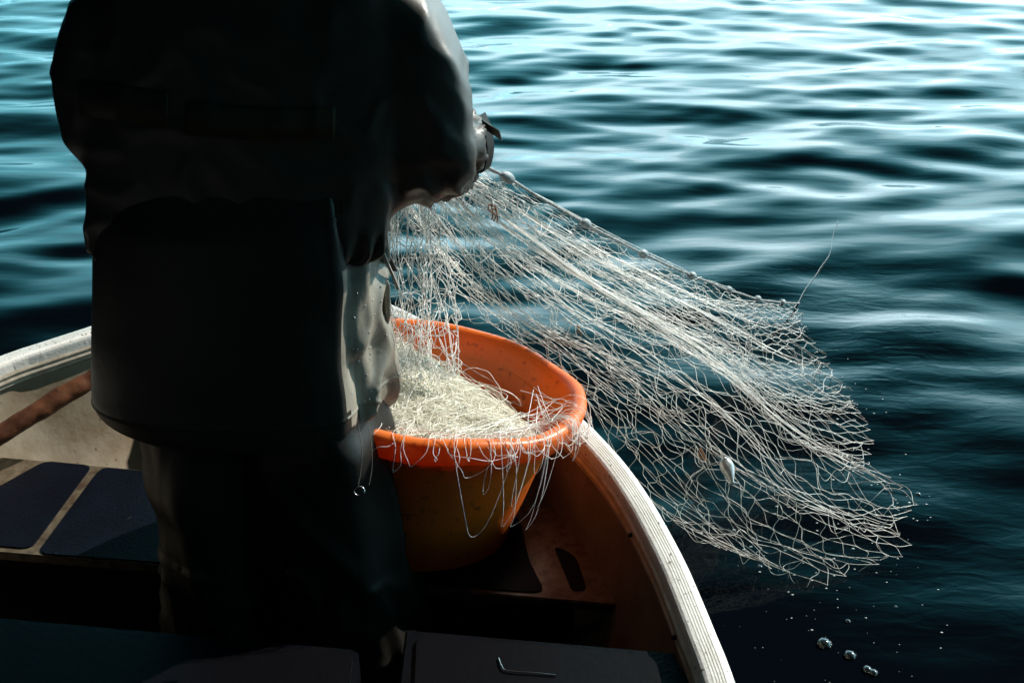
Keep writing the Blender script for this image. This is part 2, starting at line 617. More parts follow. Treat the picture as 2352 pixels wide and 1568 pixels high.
near_a, near_b = w2(0, 551.7, TZ), w2(607.8, 603.3, TZ)
far_a, far_b = w2(0, 456, TZ), w2(156, 470.3, TZ)
tn = clip_line(near_a, near_b, ring); tf = clip_line(far_a, far_b, ring)
A_, B_ = np.array(near_a), np.array(near_b)
Fa, Fb = np.array(far_a), np.array(far_b)
nL = A_ + (B_ - A_) * tn[0][0]; nR = A_ + (B_ - A_) * tn[-1][0]
fL = Fa + (Fb - Fa) * tf[0][0]; fR = Fa + (Fb - Fa) * tf[-1][0]
iR0, iR1 = tn[-1][1], tf[-1][1]
iL0, iL1 = tf[0][1], tn[0][1]
poly = [tuple(nL), tuple(nR)] + [tuple(ring[i]) for i in range(iR0 + 1, iR1, 3)] + [tuple(fR), tuple(fL)] + [tuple(ring[i]) for i in range(iL0 + 1, iL1, 3)]
th = bm_link('bow_thwart', prism(poly, TZ - .022, TZ, .003), M['plate'], boat)
# riser under the thwart's near edge
q = [(nL[0] + .10, nL[1] + .03), (nR[0] - .09, nR[1] + .03), (nR[0] - .09, nR[1] + .06), (nL[0] + .10, nL[1] + .06)]
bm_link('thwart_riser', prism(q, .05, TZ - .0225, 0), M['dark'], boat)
pads = [[(-60, 520), (45, 461.2), (92.5, 465.8), (31.6, 548.6), (-60, 541)],
        [(101.6, 467.3), (330, 488), (300, 573), (38, 553)],
        [(345, 489), (480, 502), (520, 519), (529, 560), (545, 592), (520, 591.5), (318, 574)],
        [(553, 545), (576, 556), (587, 589.7), (572, 590.6)]]
for pd in pads:
    pp = rounded([w2(a, b, TZ) for a, b in pd], .022)
    bm_link('grip_pad', prism(pp, TZ + .0005, TZ + .0035, .001), M['pad'], th)

# rear bench (box locker) with raised lids
BZ = .40
bL, bR = np.array(w2(405.5, 628, BZ)), np.array(w2(639, 648, BZ))
bdir = (bR - bL) / np.linalg.norm(bR - bL)
bl2 = np.array(w2(402.7, 682.8, BZ)); bdn = (bl2 - bL); bdn /= np.linalg.norm(bdn)
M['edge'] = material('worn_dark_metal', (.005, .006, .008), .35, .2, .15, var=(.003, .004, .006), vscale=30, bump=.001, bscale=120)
ry0 = 0.72
ex = lambda p, t: p + bdn * t
rb_nR = np.array([.325, ry0])
poly = [tuple(bL), tuple(bL + bdir * .50), (.328, 1.15), (.335, ry0), (.335, 0), (.27, -2.1), (bL[0] + .01, -2.1)]  # unseen run aft is added to cut bounce light from the hull
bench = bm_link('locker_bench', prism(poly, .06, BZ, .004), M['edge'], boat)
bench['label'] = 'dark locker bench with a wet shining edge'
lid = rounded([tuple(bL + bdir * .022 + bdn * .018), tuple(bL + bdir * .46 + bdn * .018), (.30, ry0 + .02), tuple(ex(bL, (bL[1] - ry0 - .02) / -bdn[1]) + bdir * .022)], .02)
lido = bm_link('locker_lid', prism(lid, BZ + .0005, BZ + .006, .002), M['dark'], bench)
h0 = np.array(w2(498.5, 658, BZ + .006)); h1 = np.array(w2(507, 671, BZ + .006)); h2 = np.array(w2(556, 675, BZ + .006))
hp = catmull([(*h0, BZ + .008), (*(h0 * .35 + h1 * .65 + np.array([-.004, 0])), BZ + .009), (*h1, BZ + .009), (*(h1 * .5 + h2 * .5), BZ + .009), (*h2, BZ + .008)], 24)
V, F = tubes(hp[None], .0013, 8)
link('lid_handle_glint', mesh_from('lid_handle_glint', V, F), M['steel'], lido)  # thin steel rod bent to the highlight along the recessed handle
# second locker at the port side
c1 = np.array(w2(359.3, 649.4, BZ)); 
poly = rounded([tuple(c1), (c1[0] + .01, -2.1), (-1.37, -2.1), (-1.52, -1.0), (-1.56, .3), tuple(c1 - bdir * 1.27)], .014)  # widened and carried aft out of view to cover the sunlit hull
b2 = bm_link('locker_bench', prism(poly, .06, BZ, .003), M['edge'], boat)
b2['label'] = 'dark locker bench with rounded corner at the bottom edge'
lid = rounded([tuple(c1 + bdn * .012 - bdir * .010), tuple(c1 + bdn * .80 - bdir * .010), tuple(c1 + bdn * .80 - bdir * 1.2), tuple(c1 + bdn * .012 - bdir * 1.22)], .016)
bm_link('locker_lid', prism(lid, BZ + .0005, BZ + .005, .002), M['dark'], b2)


def ball(center, r, scale=(1, 1, 1), seg=12, rot=None):
    bm = bmesh.new()
    bmesh.ops.create_uvsphere(bm, u_segments=seg, v_segments=max(seg // 2, 4), radius=r)
    for v in bm.verts:
        v.co = Vector((v.co.x * scale[0], v.co.y * scale[1], v.co.z * scale[2]))
        if rot:
            v.co = rot @ v.co
        v.co += Vector(center)
    return bm


# screws along the moulding
for s in (40, 63, 78, 86, 93, 103, 120, 140, 152, 168, 176, 190):
    p = offs(.064)[s]
    bm = bmesh.new()
    bmesh.ops.create_cone(bm, cap_ends=True, segments=10, radius1=.0065, radius2=.004, depth=.006)
    n3 = Vector((inw[s][0], inw[s][1], .15)).normalized()
    R = n3.to_track_quat('Z', 'Y').to_matrix()
    for v in bm.verts:
        v.co = R @ v.co + Vector((p[0], p[1], .4045)) + n3 * .003
    bm_link('screw', bm, M['boot'], boat, True)

# ------------------------------------------------------------------ wooden pole in the bow
pa, pb = at(0, 434, z=.325), at(89, 380, z=.385)
dd = pb - pa
pl = [pa - dd * 2.0 + np.array([0, 0, .02]), pa - dd, pa, pa + dd * .5, pb, pb + dd * .25]
P = catmull(pl, 90)
rad = np.full(90, .0255)
tt = np.linspace(0, 1, 90)
rad *= 1 + .02 * np.sin(tt * 31) + .02 * np.sin(tt * 67 + 1)
bmv, bmf = tubes(P[None], np.tile(rad, (1, 1)), 18)
bmv = bmv.reshape(90, 18, 3)
for i in range(90):
    for j in range(18):
        d = bmv[i, j] - P[i]
        k = noise.noise(Vector(bmv[i, j] * 22)) * .14 + noise.noise(Vector(bmv[i, j] * 60)) * .03
        bmv[i, j] = P[i] + d * (1 + k)
bmv = bmv.reshape(-1, 3)
F = [tuple(f) for f in bmf] + [tuple(range(18)), tuple(range(89 * 18, 90 * 18))[::-1]]
o = link('wooden_pole', mesh_from('wooden_pole', bmv, F), M['wood'])
tag(o, 'knotty brown wooden pole leaning inside the left side of the bow', 'pole')

# ------------------------------------------------------------------ orange tub
TC = np.array([-.188, 1.90, .622])
TN = np.array([.18, .185, 1.0]); TN /= np.linalg.norm(TN)
TU = np.cross([0, 1, 0], TN); TU /= np.linalg.norm(TU); TV = np.cross(TN, TU)
R0 = .362
tprof = [(0, -.372), (.225, -.372), (.243, -.360), (.268, -.25), (.296, -.12), (.318, -.056), (.322, -.052), (.352, -.050), (.357, -.046), (.360, -.030),
         (.364, -.010), (.361, -.002), (.352, .0035), (.340, .0030), (.331, -.004), (.327, -.018), (.3225, -.030), (.316, -.062), (.292, -.125), (.264, -.25), (.240, -.350), (0, -.352)]
n = 128
V = []
for r_, h in tprof:
    for k in range(n):
        a = 2 * PI * k / n
        wob = 1 + .004 * math.sin(3 * a + 1) + .003 * math.sin(7 * a) if r_ > .05 else 1
        hh = h + (.0025 * math.sin(5 * a + 2) + .002 * math.sin(9 * a) if r_ > .3 else 0)
        V.append(TC + r_ * wob * (math.cos(a) * TU + math.sin(a) * TV) + hh * TN)
idx = np.arange(len(tprof) * n).reshape(-1, n)
a = idx[:-1]; b = idx[1:]
F = np.stack([a, np.roll(a, -1, 1), np.roll(b, -1, 1), b], -1).reshape(-1, 4)
tub = link('orange_tub', mesh_from('tub', V, F), M['tub'])
tag(tub, 'big round orange plastic tub with rolled rim, heaped with fishing net', 'tub')


def tubpt(r_, ang, h):
    return TC + r_ * (np.cos(ang)[..., None] * TU + np.sin(ang)[..., None] * TV) + h[..., None] * TN


# handle lug on the tub's rim at the right
# ------------------------------------------------------------------ fishing net
net = empty('fishing_net', (.1, 2.0, .9))
tag(net, 'white fishing net fanned from the water over the rim and heaped in the tub', 'fishing net')

P0 = at(483, 166.5, y=2.0)
W0 = at(798, 302.6, z=0.0)
dxy = (W0 - P0)[:2]


def on_rope_plane(px, py):
    d = ray(px * K, py * K)
    s = (P0[0] * dxy[1] - P0[1] * dxy[0]) / (d[0] * dxy[1] - d[1] * dxy[0])
    return d * s + np.array([0, 0, CAM_H])


rope_px = [(1100, 374), (1165, 407), (1250, 458), (1342, 511), (1410, 548), (1480, 583), (1590, 632), (1672, 664), (1742, 686), (1800, 694), (1838, 696)]
rope = catmull([on_rope_plane(*p) for p in rope_px], 160)
rope = resample(rope, 160)
ropefull = np.vstack([rope, rope[-1] + (rope[-1] - rope[-6]) + np.array([0, 0, -.04])])
wob = np.array([[noise.noise(Vector((i * .09, 3.1, 0))), noise.noise(Vector((i * .09, 9.1, 0))), noise.noise(Vector((i * .09, 5, 3)))] for i in range(len(ropefull))])
V, F = tubes((ropefull + wob * .003)[None], .0036, 8)
link('head_rope', mesh_from('head_rope', V, F), M['rope'], net)
for (fx, fy), fl in zip([(1165, 407), (1342, 511), (1480, 581), (1590, 631), (1672, 663), (1742, 685), (1798, 693)], [.030, .026, .024, .024, .024, .022, .02]):
    c = on_rope_plane(fx, fy)
    i = np.argmin(np.linalg.norm(rope - c, axis=1)); i = min(max(i, 2), 157)
    d = Vector(rope[i + 2] - rope[i - 2]).normalized()
    R = d.to_track_quat('Z', 'Y').to_matrix()
    bm = bmesh.new()
    bmesh.ops.create_uvsphere(bm, u_segments=16, v_segments=14, radius=1)
    for v in bm.verts:
        t_ = v.co.z
        rr = .0128 * (1 - abs(t_) ** 2.6 * .35)
        v.co = R @ Vector((v.co.x * rr, v.co.y * rr, v.co.z * fl * 1.0)) + Vector(rope[i])
    bm_link('float', bm, M['float'], net, True)


def lerp_curve(Cv, t):
    t = np.clip(t, 0, 1) * (len(Cv) - 1)
    i = np.clip(t.astype(int), 0, len(Cv) - 2); f = (t - i)[..., None]
    return Cv[i] * (1 - f) + Cv[i + 1] * f


low_px = [((915, 452), 1.98), ((985, 590), 2.08), ((1075, 700), 2.20), ((1185, 775), 2.24), ((1300, 868), 2.22), ((1375, 960), 2.17), ((1440, 1085), 2.10), ((1550, 1200), 2.04), ((1660, 1262), 2.0)]
low = resample(catmull([at(p[0] * K, p[1] * K, y=yy) for p, yy in low_px], 160), 160)
wl_px = [(1838, 696), (1850, 755), (1912, 832), (1960, 900), (2002, 985), (2010, 1060), (2105, 1155), (2080, 1225), (2110, 1288), (2025, 1300), (1885, 1345), (1770, 1300), (1660, 1262)]
wl = resample(np.array([at(p[0] * K, p[1] * K, z=-.012) for p in wl_px]), 160)
top = resample(np.array([P0, at(1075 * K, 400 * K, y=2.0), at(1000 * K, 420 * K, y=2.0), low[0]]), 160)


def fan(u, v):
    u_, v_ = u[..., None], v[..., None]
    c0, c1 = lerp_curve(rope, v), lerp_curve(low, v)
    b0, b1 = lerp_curve(top, u), lerp_curve(wl, u)
    return (1 - u_) * c0 + u_ * c1 + (1 - v_) * b0 + v_ * b1 - ((1 - u_) * (1 - v_) * rope[0] + u_ * (1 - v_) * low[0] + (1 - u_) * v_ * wl[0] + u_ * v_ * wl[-1])


def netting(surf, nu, nv, bunch, seed, slack=.34, amp=.34, depth=.0, jit=.35, vpow=1.0, gvec=(0, 0, -1), K_=9, keep=1.0, endjit=0.0, ushift=0.0):
    r = np.random.default_rng(seed)
    I, J = np.meshgrid(np.arange(nu + 1), np.arange(nv + 1), indexing='ij')
    u = (I + .5 * (J % 2) + ushift) / (nu + .5)
    v = (J / nv) ** vpow
    u = u + r.normal(0, jit, u.shape) / nu
    v = v + r.normal(0, jit * .8, v.shape) / nv * (np.minimum(J, nv - J) > 0)
    for (k, a, ph, sw) in bunch:
        u = u + a / (2 * PI * k) * np.sin(2 * PI * k * (u + sw * (v - .5)) + ph)
    ends = r.uniform(1 - endjit, 1 + endjit * .2, u.shape)
    v = np.where(J == nv, v * ends, v)
    u = np.clip(u, 0, 1); v = np.clip(v, 0, 1.0)
    Pn = surf(u, v)
    # depth folds
    if depth:
        fold = np.array([[noise.noise(Vector((u[i, j] * 5 + seed, v[i, j] * 1.4, seed * .7))) for j in range(nv + 1)] for i in range(nu + 1)])
        Pn[..., 1] += depth * fold * 2 * np.sin(PI * np.clip(v, 0, 1))
    edge_fade = None
    S_ = []
    US = []
    jj = np.arange(nv + 1)
    for side in (0, 1):
        ii = np.arange(0 if side == 0 else 1, nu + 1)
        cols = ii[:, None] - (jj % 2)[None, :] * side
        S_.append(Pn[cols, jj[None, :]])
        US.append(u[cols, jj[None, :]][:, :-1])
    Q = np.concatenate(S_)                       # (strands, nv+1, 3): long zigzag strands of the mesh
    E0 = np.concatenate([2 * Q[:, :1] - Q[:, 1:2], Q, 2 * Q[:, -1:] - Q[:, -2:-1]], 1)
    p0, p1, p2, p3 = [E0[:, k:k + nv][:, :, None] for k in range(4)]
    f = np.linspace(0, 1, K_)[None, None, :, None]
    P = .5 * ((2 * p1) + (-p0 + p2) * f + (2 * p0 - 5 * p1 + 4 * p2 - p3) * f**2 + (-p0 + 3 * p1 - 3 * p2 + p3) * f**3)
    P = P.reshape(-1, K_, 3)
    A = P[:, 0]; B = P[:, -1]
    n = len(P)
    t = np.linspace(0, 1, K_)[None, :, None]
    L = np.linalg.norm(B - A, axis=1)
    L0 = np.median(L)
    g = np.array(gvec, dtype=float)
    isl = r.random(n) < slack
    rd = r.normal(0, 1, (n, 3)); rd[:, 1] *= .6
    rd /= np.linalg.norm(rd, axis=1, keepdims=True)
    ax = (B - A) / (L[:, None] + 1e-6)
    d1 = rd * .8 + g * .45
    d1 = d1 - (d1 * ax).sum(1, keepdims=True) * ax * .7
    a1 = np.where(isl, r.uniform(.3, 1.1, n) * amp * np.minimum(L, L0 * 1.4) * 1.5, r.uniform(0, .05, n) * L)
    d2 = r.normal(0, 1, (n, 3)); d2 /= np.linalg.norm(d2, axis=1, keepdims=True)
    a2 = np.where(isl, r.uniform(.0, .35, n) * amp * L, r.uniform(0, .02, n) * L)
    ef = np.clip(np.concatenate(US).reshape(-1) / .07, 0, 1)
    a1 = a1 * ef; a2 = a2 * ef
    P = P + (a1[:, None] * d1)[:, None] * np.sin(PI * t) ** 1.5 + (a2[:, None] * d2)[:, None] * np.sin(2 * PI * t)
    P = P[r.random(n) < keep]
    return P, Pn


def knots(Pn, r_, prob, seed):
    r = np.random.default_rng(seed)
    p = Pn.reshape(-1, 3); p = p[r.random(len(p)) < prob]
    o = np.array([[1, 0, 0], [0, 1, 0], [-1, 0, 0], [0, -1, 0], [0, 0, 1], [0, 0, -1.]])
    V = (p[:, None] + o[None] * (r_ * r.uniform(.7, 1.25, (len(p), 1, 1)))).reshape(-1, 3)
    f = np.array([[0, 1, 4, 4], [1, 2, 4, 4], [2, 3, 4, 4], [3, 0, 4, 4], [1, 0, 5, 5], [2, 1, 5, 5], [3, 2, 5, 5], [0, 3, 5, 5]])[:, :3]
    return V, (f[None] + (np.arange(len(p)) * 6)[:, None, None]).reshape(-1, 3)


parts = []
kn = []
folds = [(3.0, .55, .6, .25), (7.0, .5, 2.0, .5), (13., .4, 1.0, -.4)]
folds2 = [(2.5, .50, 3.4, -.2), (6.0, .55, .3, .6), (11., .4, 2.2, .3)]
P, Pn = netting(fan, 38, 26, folds, 11, slack=.28, amp=.46, depth=.04, jit=.11, endjit=.03)
V, F = tubes(P, .00068, 4); parts.append((V, F)); kn.append(knots(Pn, .0017, .8, 1))
P, Pn = netting(fan, 23, 20, folds2, 12, slack=.36, amp=.52, depth=.06, jit=.15, endjit=.05)
V, F = tubes(P, .00064, 4); parts.append((V, F)); kn.append(knots(Pn, .0015, .8, 2))
# gathered bundles of twine running the length of the fan
r = np.random.default_rng(5)
for uc0, uc1, nn, wd in [(.36, .52, 17, .022), (.44, .40, 6, .03), (.22, .24, 6, .012), (.62, .72, 5, .04), (.12, .12, 4, .012), (.80, .86, 4, .03)]:
    S = 46
    t = np.linspace(0, 1, S)
    lines = []
    for q in range(nn):
        ph = r.random() * 6.28
        f1 = r.uniform(1, 3.5)
        u = uc0 + (uc1 - uc0) * t + r.normal(0, wd) * (.25 + .9 * t**1.5) + wd * .45 * np.sin(t * 6.28 * f1 + ph) * (.3 + t)
        v1 = r.uniform(.55, 1.0); v0 = r.uniform(0, .12)
        v = v0 + (v1 - v0) * t
        pts = fan(np.clip(u, 0, 1), v)
        pts[:, 1] += r.normal(0, .008)
        lines.append(pts)
    V, F = tubes(np.array(lines), .00080, 4); parts.append((V, F))
V, F = merge(parts)
link('netting', mesh_from('netting', V, F), M['net'], net)
Vk, Fk = merge(kn)
link('net_knots', mesh_from('net_knots', Vk, Fk), M['net'], net)

# the part hanging from the hands into the tub
top2 = resample(np.array([at(372, 190, y=1.97), at(396, 196, y=1.97), at(412, 196, y=1.98), at(440, 199, y=1.99)]), 60)
bot2 = resample(np.array([at(384, 366, y=1.84), at(412, 380, y=1.83), at(438, 382, y=1.84), at(458, 372, y=1.86)]), 60)


def hang(u, v):
    p = lerp_curve(top2, u) * (1 - v[..., None]) + lerp_curve(bot2, u) * v[..., None]
    p[..., 0] += .035 * np.sin(v * PI) * (u - .6)
    return p


P, Pn = netting(hang, 15, 14, [(2., .6, 1.2, .4), (5., .5, 0, -.5)], 31, slack=.5, amp=.6, depth=.06, jit=.45)
p1 = tubes(P, .0008, 4)
P, Pn2 = netting(hang, 9, 9, [(3., .8, 2.2, -.5)], 32, slack=.6, amp=.7, depth=.09, jit=.6)
p2 = tubes(P, .0007, 4)
lines = []
r = np.random.default_rng(9)
for q in range(22):
    t = np.linspace(0, 1, 34)
    u = r.beta(1.3, 1.6) + .10 * np.sin(t * r.uniform(3, 9) + r.random() * 6) * t + r.normal(0, .06) * t
    lines.append(hang(u, t) + np.array([0, r.normal(0, .02), 0]))
p3 = tubes(np.array(lines), .0008, 4)
V, F = merge([p1, p2, p3])
link('netting', mesh_from('netting_hanging', V, F), M['net'], net)

# heap in the tub: packed core and loose filaments
hn, hr = 96, 30
ang = np.linspace(0, 2 * PI, hn, endpoint=False)
V = []


def heap_h(rr, a, x, y):
    base = -.046 - .012 * (rr / .31) ** 2
    base += .012 * math.exp(-((x + .03)**2 + (y + .02)**2) / .018)
    base += .05 * math.exp(-((x + .12)**2 + (y - .10)**2) / .02)
    base -= .13 * max(0, math.cos(a - math.radians(48))) * (rr / .31) ** 2
    base += .012 * max(0, math.cos(a + math.radians(115))) * (rr / .31) ** 1.5
    base += .012 * noise.noise(Vector((x * 14, y * 14, 2))) + .003 * noise.noise(Vector((x * 40, y * 40, 5)))
    return base


for i in range(hr):
    rr = .306 * i / (hr - 1)
    for k in range(hn):
        x, y = rr * math.cos(ang[k]), rr * math.sin(ang[k])
        h = heap_h(rr, ang[k], x, y) - .012
        cq = max(0, math.cos(ang[k] - math.radians(48)))
        x *= 1 - .16 * cq; y *= 1 - .16 * cq; h -= .08 * cq * (rr / .306) ** 3
        lim = .308 - .27 * max(0, -h - .04)
        if rr > lim:
            x *= lim / rr; y *= lim / rr
        V.append(TC + x * TU + y * TV + h * TN)
idx = np.arange(hr * hn).reshape(hr, hn)
a = idx[:-1]; b = idx[1:]
F = np.stack([a, np.roll(a, -1, 1), np.roll(b, -1, 1), b], -1).reshape(-1, 4)
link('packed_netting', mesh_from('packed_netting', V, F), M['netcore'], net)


def heap_strands(nst, seed, rmax, lift, length, curl, rr_=.0006, S=16, h0=None, arange=None):
    r = np.random.default_rng(seed)
    L = []
    for q in range(nst):
        if arange is None:
            a0 = r.random() * 2 * PI; ra = rmax * math.sqrt(r.random())
        else:
            a0 = r.uniform(*arange); ra = rmax * r.uniform(.8, 1.0)
        if ra * math.cos(a0 - math.radians(48)) > (.25 if r.random() < .95 else .3):
            continue
        x, y = ra * math.cos(a0), ra * math.sin(a0)
        th_ = r.random() * 2 * PI
        k0 = r.normal(0, curl)
        ln = r.uniform(*length)
        ph = r.random() * 6
        lf = abs(r.normal(0, lift))
        pts = []
        for s in range(S):
            rr = math.hypot(x, y)
            if rr > .318:
                x *= .318 / rr; y *= .318 / rr; rr = .318
            h = heap_h(min(rr, .31), math.atan2(y, x), x, y) + .004
            lim = .316 - .26 * max(0, -h - .04)
            if rr > lim:
                x *= lim / rr; y *= lim / rr
            h += lf * math.sin(PI * s / (S - 1)) + .0015 * math.sin(s * .9 + ph)
            pts.append(TC + x * TU + y * TV + h * TN)
            th_ += (k0 + r.normal(0, curl * .2)) * ln / S
            x += math.cos(th_) * ln / S; y += math.sin(th_) * ln / S
        L.append(pts)
    return tubes(np.array(L), rr_, 4)


p1 = heap_strands(2100, 41, .30, .006, (.12, .34), 16)
p2 = heap_strands(420, 42, .31, .022, (.18, .50), 20, .0007, S=26)
V, F = merge([p1, p2])
link('netting', mesh_from('netting_heap', V, F), M['netpile'], net)

# loops spilling over the rim, near side and right
r = np.random.default_rng(77)
L = []
for q in range(66):
    if q < 50 and q % 5 in (1, 3):
        continue
    if q < 50:
        a0 = math.radians(r.uniform(-165, -18)); hang_ = r.uniform(.004, .03) + .045 * r.random() ** 2; sp_ = .34
    elif q < 60:
        a0 = math.radians(r.uniform(-85, -10)); hang_ = r.uniform(.03, .10); sp_ = .26
    else:
        a0 = math.radians(r.uniform(-72, -38)); hang_ = r.uniform(.10, .21); sp_ = .24
    a1 = a0 + r.normal(0, sp_)
    pin = [(r.uniform(.22, .29), a0 - r.normal(0, .45), -.035 + r.uniform(0, .03)), (r.uniform(.285, .31), a0 - r.normal(0, .12), -.012), (.325, a0, .008), (.352, a0 + (a1 - a0) * .15, .010),
           (.372, a0 + (a1 - a0) * .3, -.012), (.378 - hang_ * .05, a0 + (a1 - a0) * .45, -hang_ * .75), (.382 - hang_ * .12, a0 + (a1 - a0) * .6, -hang_),
           (.380, a0 + (a1 - a0) * .8, -hang_ * .7), (.372, a1, -.012), (.350, a1, .010), (.322, a1 + .02, .007), (r.uniform(.285, .31), a1 + r.normal(0, .12), -.012), (r.uniform(.22, .28), a1 + r.normal(0, .4), -.035 + r.uniform(0, .02))]
    pts = [TC + rr * (math.cos(a) * TU + math.sin(a) * TV) + h * TN for rr, a, h in pin]
    w_ = r.normal(0, 1, (len(pts), 3)) * np.array([.006, .003, .004]) * (np.arange(len(pts)) % 2 == 1)[:, None]
    pts = [p_ + q_ for p_, q_ in zip(pts, w_)]
    if hang_ > .03:       # loops hang straight down, not along the tilted tub
        for k in (5, 6, 7):
            pts[k] = pts[k] + np.array([0, -.004, -.02 * hang_])
    L.append(catmull(pts, 40))
V, F = tubes(np.array(L), .00060, 4)
link('netting', mesh_from('netting_loops', V, F), M['net'], net)

# weed and scraps caught in the net
for px_, py_, u_ in [(1608, 1030, 0), (1325, 745, 0), (1130, 470, 0)]:
    c = at(px_ * K, py_ * K, y=2.06 if px_ > 1500 else (2.2 if px_ > 1200 else 2.02))
    r = np.random.default_rng(px_)
    Ls = []
    for q in range(4):
        pp = np.cumsum(np.vstack([c, r.normal(0, .004, (5, 3)) + np.array([.002, 0, -.007])]), 0)
        Ls.append(catmull(pp, 14))
    V, F = tubes(np.array(Ls), .0016, 5)
    lab = {1608: 'rusty brown weed snagged in the net above the silvery fish', 1325: 'rusty brown scrap of weed snagged in the middle of the net beyond the tub', 1130: 'thin rusty scrap of weed snagged in the net just below the elbow'}[px_]
    tag(link('weed', mesh_from('weed', V, F), M['twig']), lab, 'weed')

# small silvery fish held in the mesh
def make_fish():
    a = at(1662 * K, 1048 * K, y=2.035); b = at(1684 * K, 1112 * K, y=1.985)
    ax_ = Vector(b - a); ln = ax_.length
    R = ax_.normalized().to_track_quat('X', 'Y').to_matrix()
    prof_ = [(0, .002, .003), (.06, .008, .010), (.18, .012, .017), (.38, .014, .020), (.60, .011, .015), (.8, .006, .008), (.9, .003, .005), (1.0, .0015, .018)]
    rows = []
    n = 16
    for t, ry_, rz_ in prof_:
        for k in range(n):
            q = 2 * PI * k / n
            rows.append(R @ Vector((t * ln, ry_ * math.cos(q), rz_ * math.sin(q))) + Vector(a))
    idx = np.arange(len(prof_) * n).reshape(-1, n)
    a_ = idx[:-1]; b_ = idx[1:]
    F = [tuple(f) for f in np.stack([a_, np.roll(a_, -1, 1), np.roll(b_, -1, 1), b_], -1).reshape(-1, 4)] + [tuple(range(n)), tuple(range((len(prof_) - 1) * n, len(prof_) * n))]
    o = link('fish', mesh_from('fish', np.array([tuple(v) for v in rows]), F), M['fish'])
    tag(o, 'small shiny silvery fish caught in the net', 'fish')
    for s in (-1, 1):
        e = R @ Vector((.1 * ln, s * .009, .003)) + Vector(np.array(at(1662 * K, 1048 * K, y=2.035)))
        bm_link('eye', ball(e, .0022, seg=8), M['boot'], o, True)
make_fish()

# faint line running off the net's corner into the water
lp = [at(798, 302, z=.004)] + [at(p[0] * K, p[1] * K, z=.006 + i * .0) for i, p in enumerate([(1850, 662), (1885, 612), (1905, 585), (1912, 545), (1925, 505)])]
lpp = catmull(lp, 60)
lpp[:, 2] = [water_z(p[0], p[1]) + .005 for p in lpp]
V, F = tubes(lpp[None], .0012, 5)
M['line'] = material('blue_grey_line', (.10, .17, .19), .4)
tag(link('fishing_line', mesh_from('line', V, F), M['line']), 'thin blue grey line floating on the water beyond the net corner', 'fishing line')
# ------------------------------------------------------------------ the fisherman
def evaluated(o):
    bpy.context.view_layer.update()
    dg = bpy.context.evaluated_depsgraph_get()
    me = bpy.data.meshes.new_from_object(o.evaluated_get(dg))
    return me


def skin_mesh(verts, edges, radii, levels=2, root=0):
    me = bpy.data.meshes.new('skin_tmp')
    me.from_pydata([tuple(v) for v in verts], edges, [])
    o = bpy.data.objects.new('skin_tmp', me)
    COL.objects.link(o)
    md = o.modifiers.new('s', 'SKIN')
    md.use_smooth_shade = True
    sv = me.skin_vertices[0].data
    for i, r_ in enumerate(radii):
        sv[i].radius = r_ if isinstance(r_, tuple) else (r_, r_)
        sv[i].use_root = (i == root)
    sb = o.modifiers.new('b', 'SUBSURF'); sb.levels = levels; sb.render_levels = levels
    res = evaluated(o)
    bpy.data.objects.remove(o)
    return res


def build_body():
    Vt, E_, R_ = [], [], []

    def add(p, r_, parent=None):
        Vt.append(p); R_.append(r_)
        if parent is not None:
            E_.append((parent, len(Vt) - 1))
        return len(Vt) - 1
    pelvis = add((-.46, 1.62, 1.02), (.15, .11))
    waist = add((-.45, 1.63, 1.14), (.13, .10), pelvis)
    chest = add((-.42, 1.66, 1.34), (.15, .115), waist)
    neckb = add((-.41, 1.69, 1.50), (.09, .075), chest)
    neck = add((-.41, 1.715, 1.60), .056, neckb)
    hb = add((-.41, 1.735, 1.665), .066, neck)
    hm = add((-.41, 1.755, 1.735), (.078, .094), hb)
    ht = add((-.41, 1.765, 1.80), (.072, .088), hm)
    nose = add((-.41, 1.852, 1.715), .012, hm)
    for s, sh, el, wr in [(1, (-.22, 1.68, 1.465), (-.140, 1.66, 1.245), (-.148, 1.89, 1.115)), (-1, (-.61, 1.68, 1.465), (-.665, 1.66, 1.26), (-.36, 1.90, 1.055))]:
        a = add(sh, .062, neckb)
        m = add(tuple((np.array(sh) + np.array(el)) / 2), .052, a)
        e = add(el, .043, m)
        f1 = add(tuple(np.array(el) * .6 + np.array(wr) * .4), .040, e)
        w_ = add(wr, (.030, .024), f1)
        d = np.array(wr) - np.array(el); d /= np.linalg.norm(d)
        side = np.array([d[1], -d[0], 0]); side /= np.linalg.norm(side)
        up = np.cross(side, d)
        palm = add(tuple(np.array(wr) + d * .055), (.040, .017), w_)
        base = np.array(wr) + d * .095
        for k, (off, l) in enumerate([(-.030, .070), (-.010, .080), (.010, .076), (.029, .060)]):
            j0 = add(tuple(base + side * off), .0095, palm)
            j1 = add(tuple(base + side * off + d * l * .42 - up * l * .12), .0088, j0)
            j2 = add(tuple(base + side * off + d * l * .46 - up * l * .48), .0080, j1)
            add(tuple(base + side * off + d * l * .16 - up * l * .66), .0068, j2)
        t0 = add(tuple(np.array(wr) + d * .045 - side * s * .036 - up * .010), .0115, palm)
        t1 = add(tuple(np.array(wr) + d * .080 - side * s * .046 - up * .030), .0100, t0)
        add(tuple(np.array(wr) + d * .100 - side * s * .030 - up * .046), .0085, t1)
    for s in (-1, 1):
        hip = add((-.46 + s * .10, 1.62, .94), .095, pelvis)
        kn_ = add((-.46 + s * .135, 1.64, .53), .062, hip)
        an = add((-.46 + s * .155, 1.60, .14), .042, kn_)
        add((-.46 + s * .165, 1.72, .085), (.038, .028), an)
    return skin_mesh(Vt, E_, R_, 2)


person = link('person', build_body(), M['skin'])
tag(person, 'person seen from behind in black oilskins, standing in the boat and hauling the net', 'person')


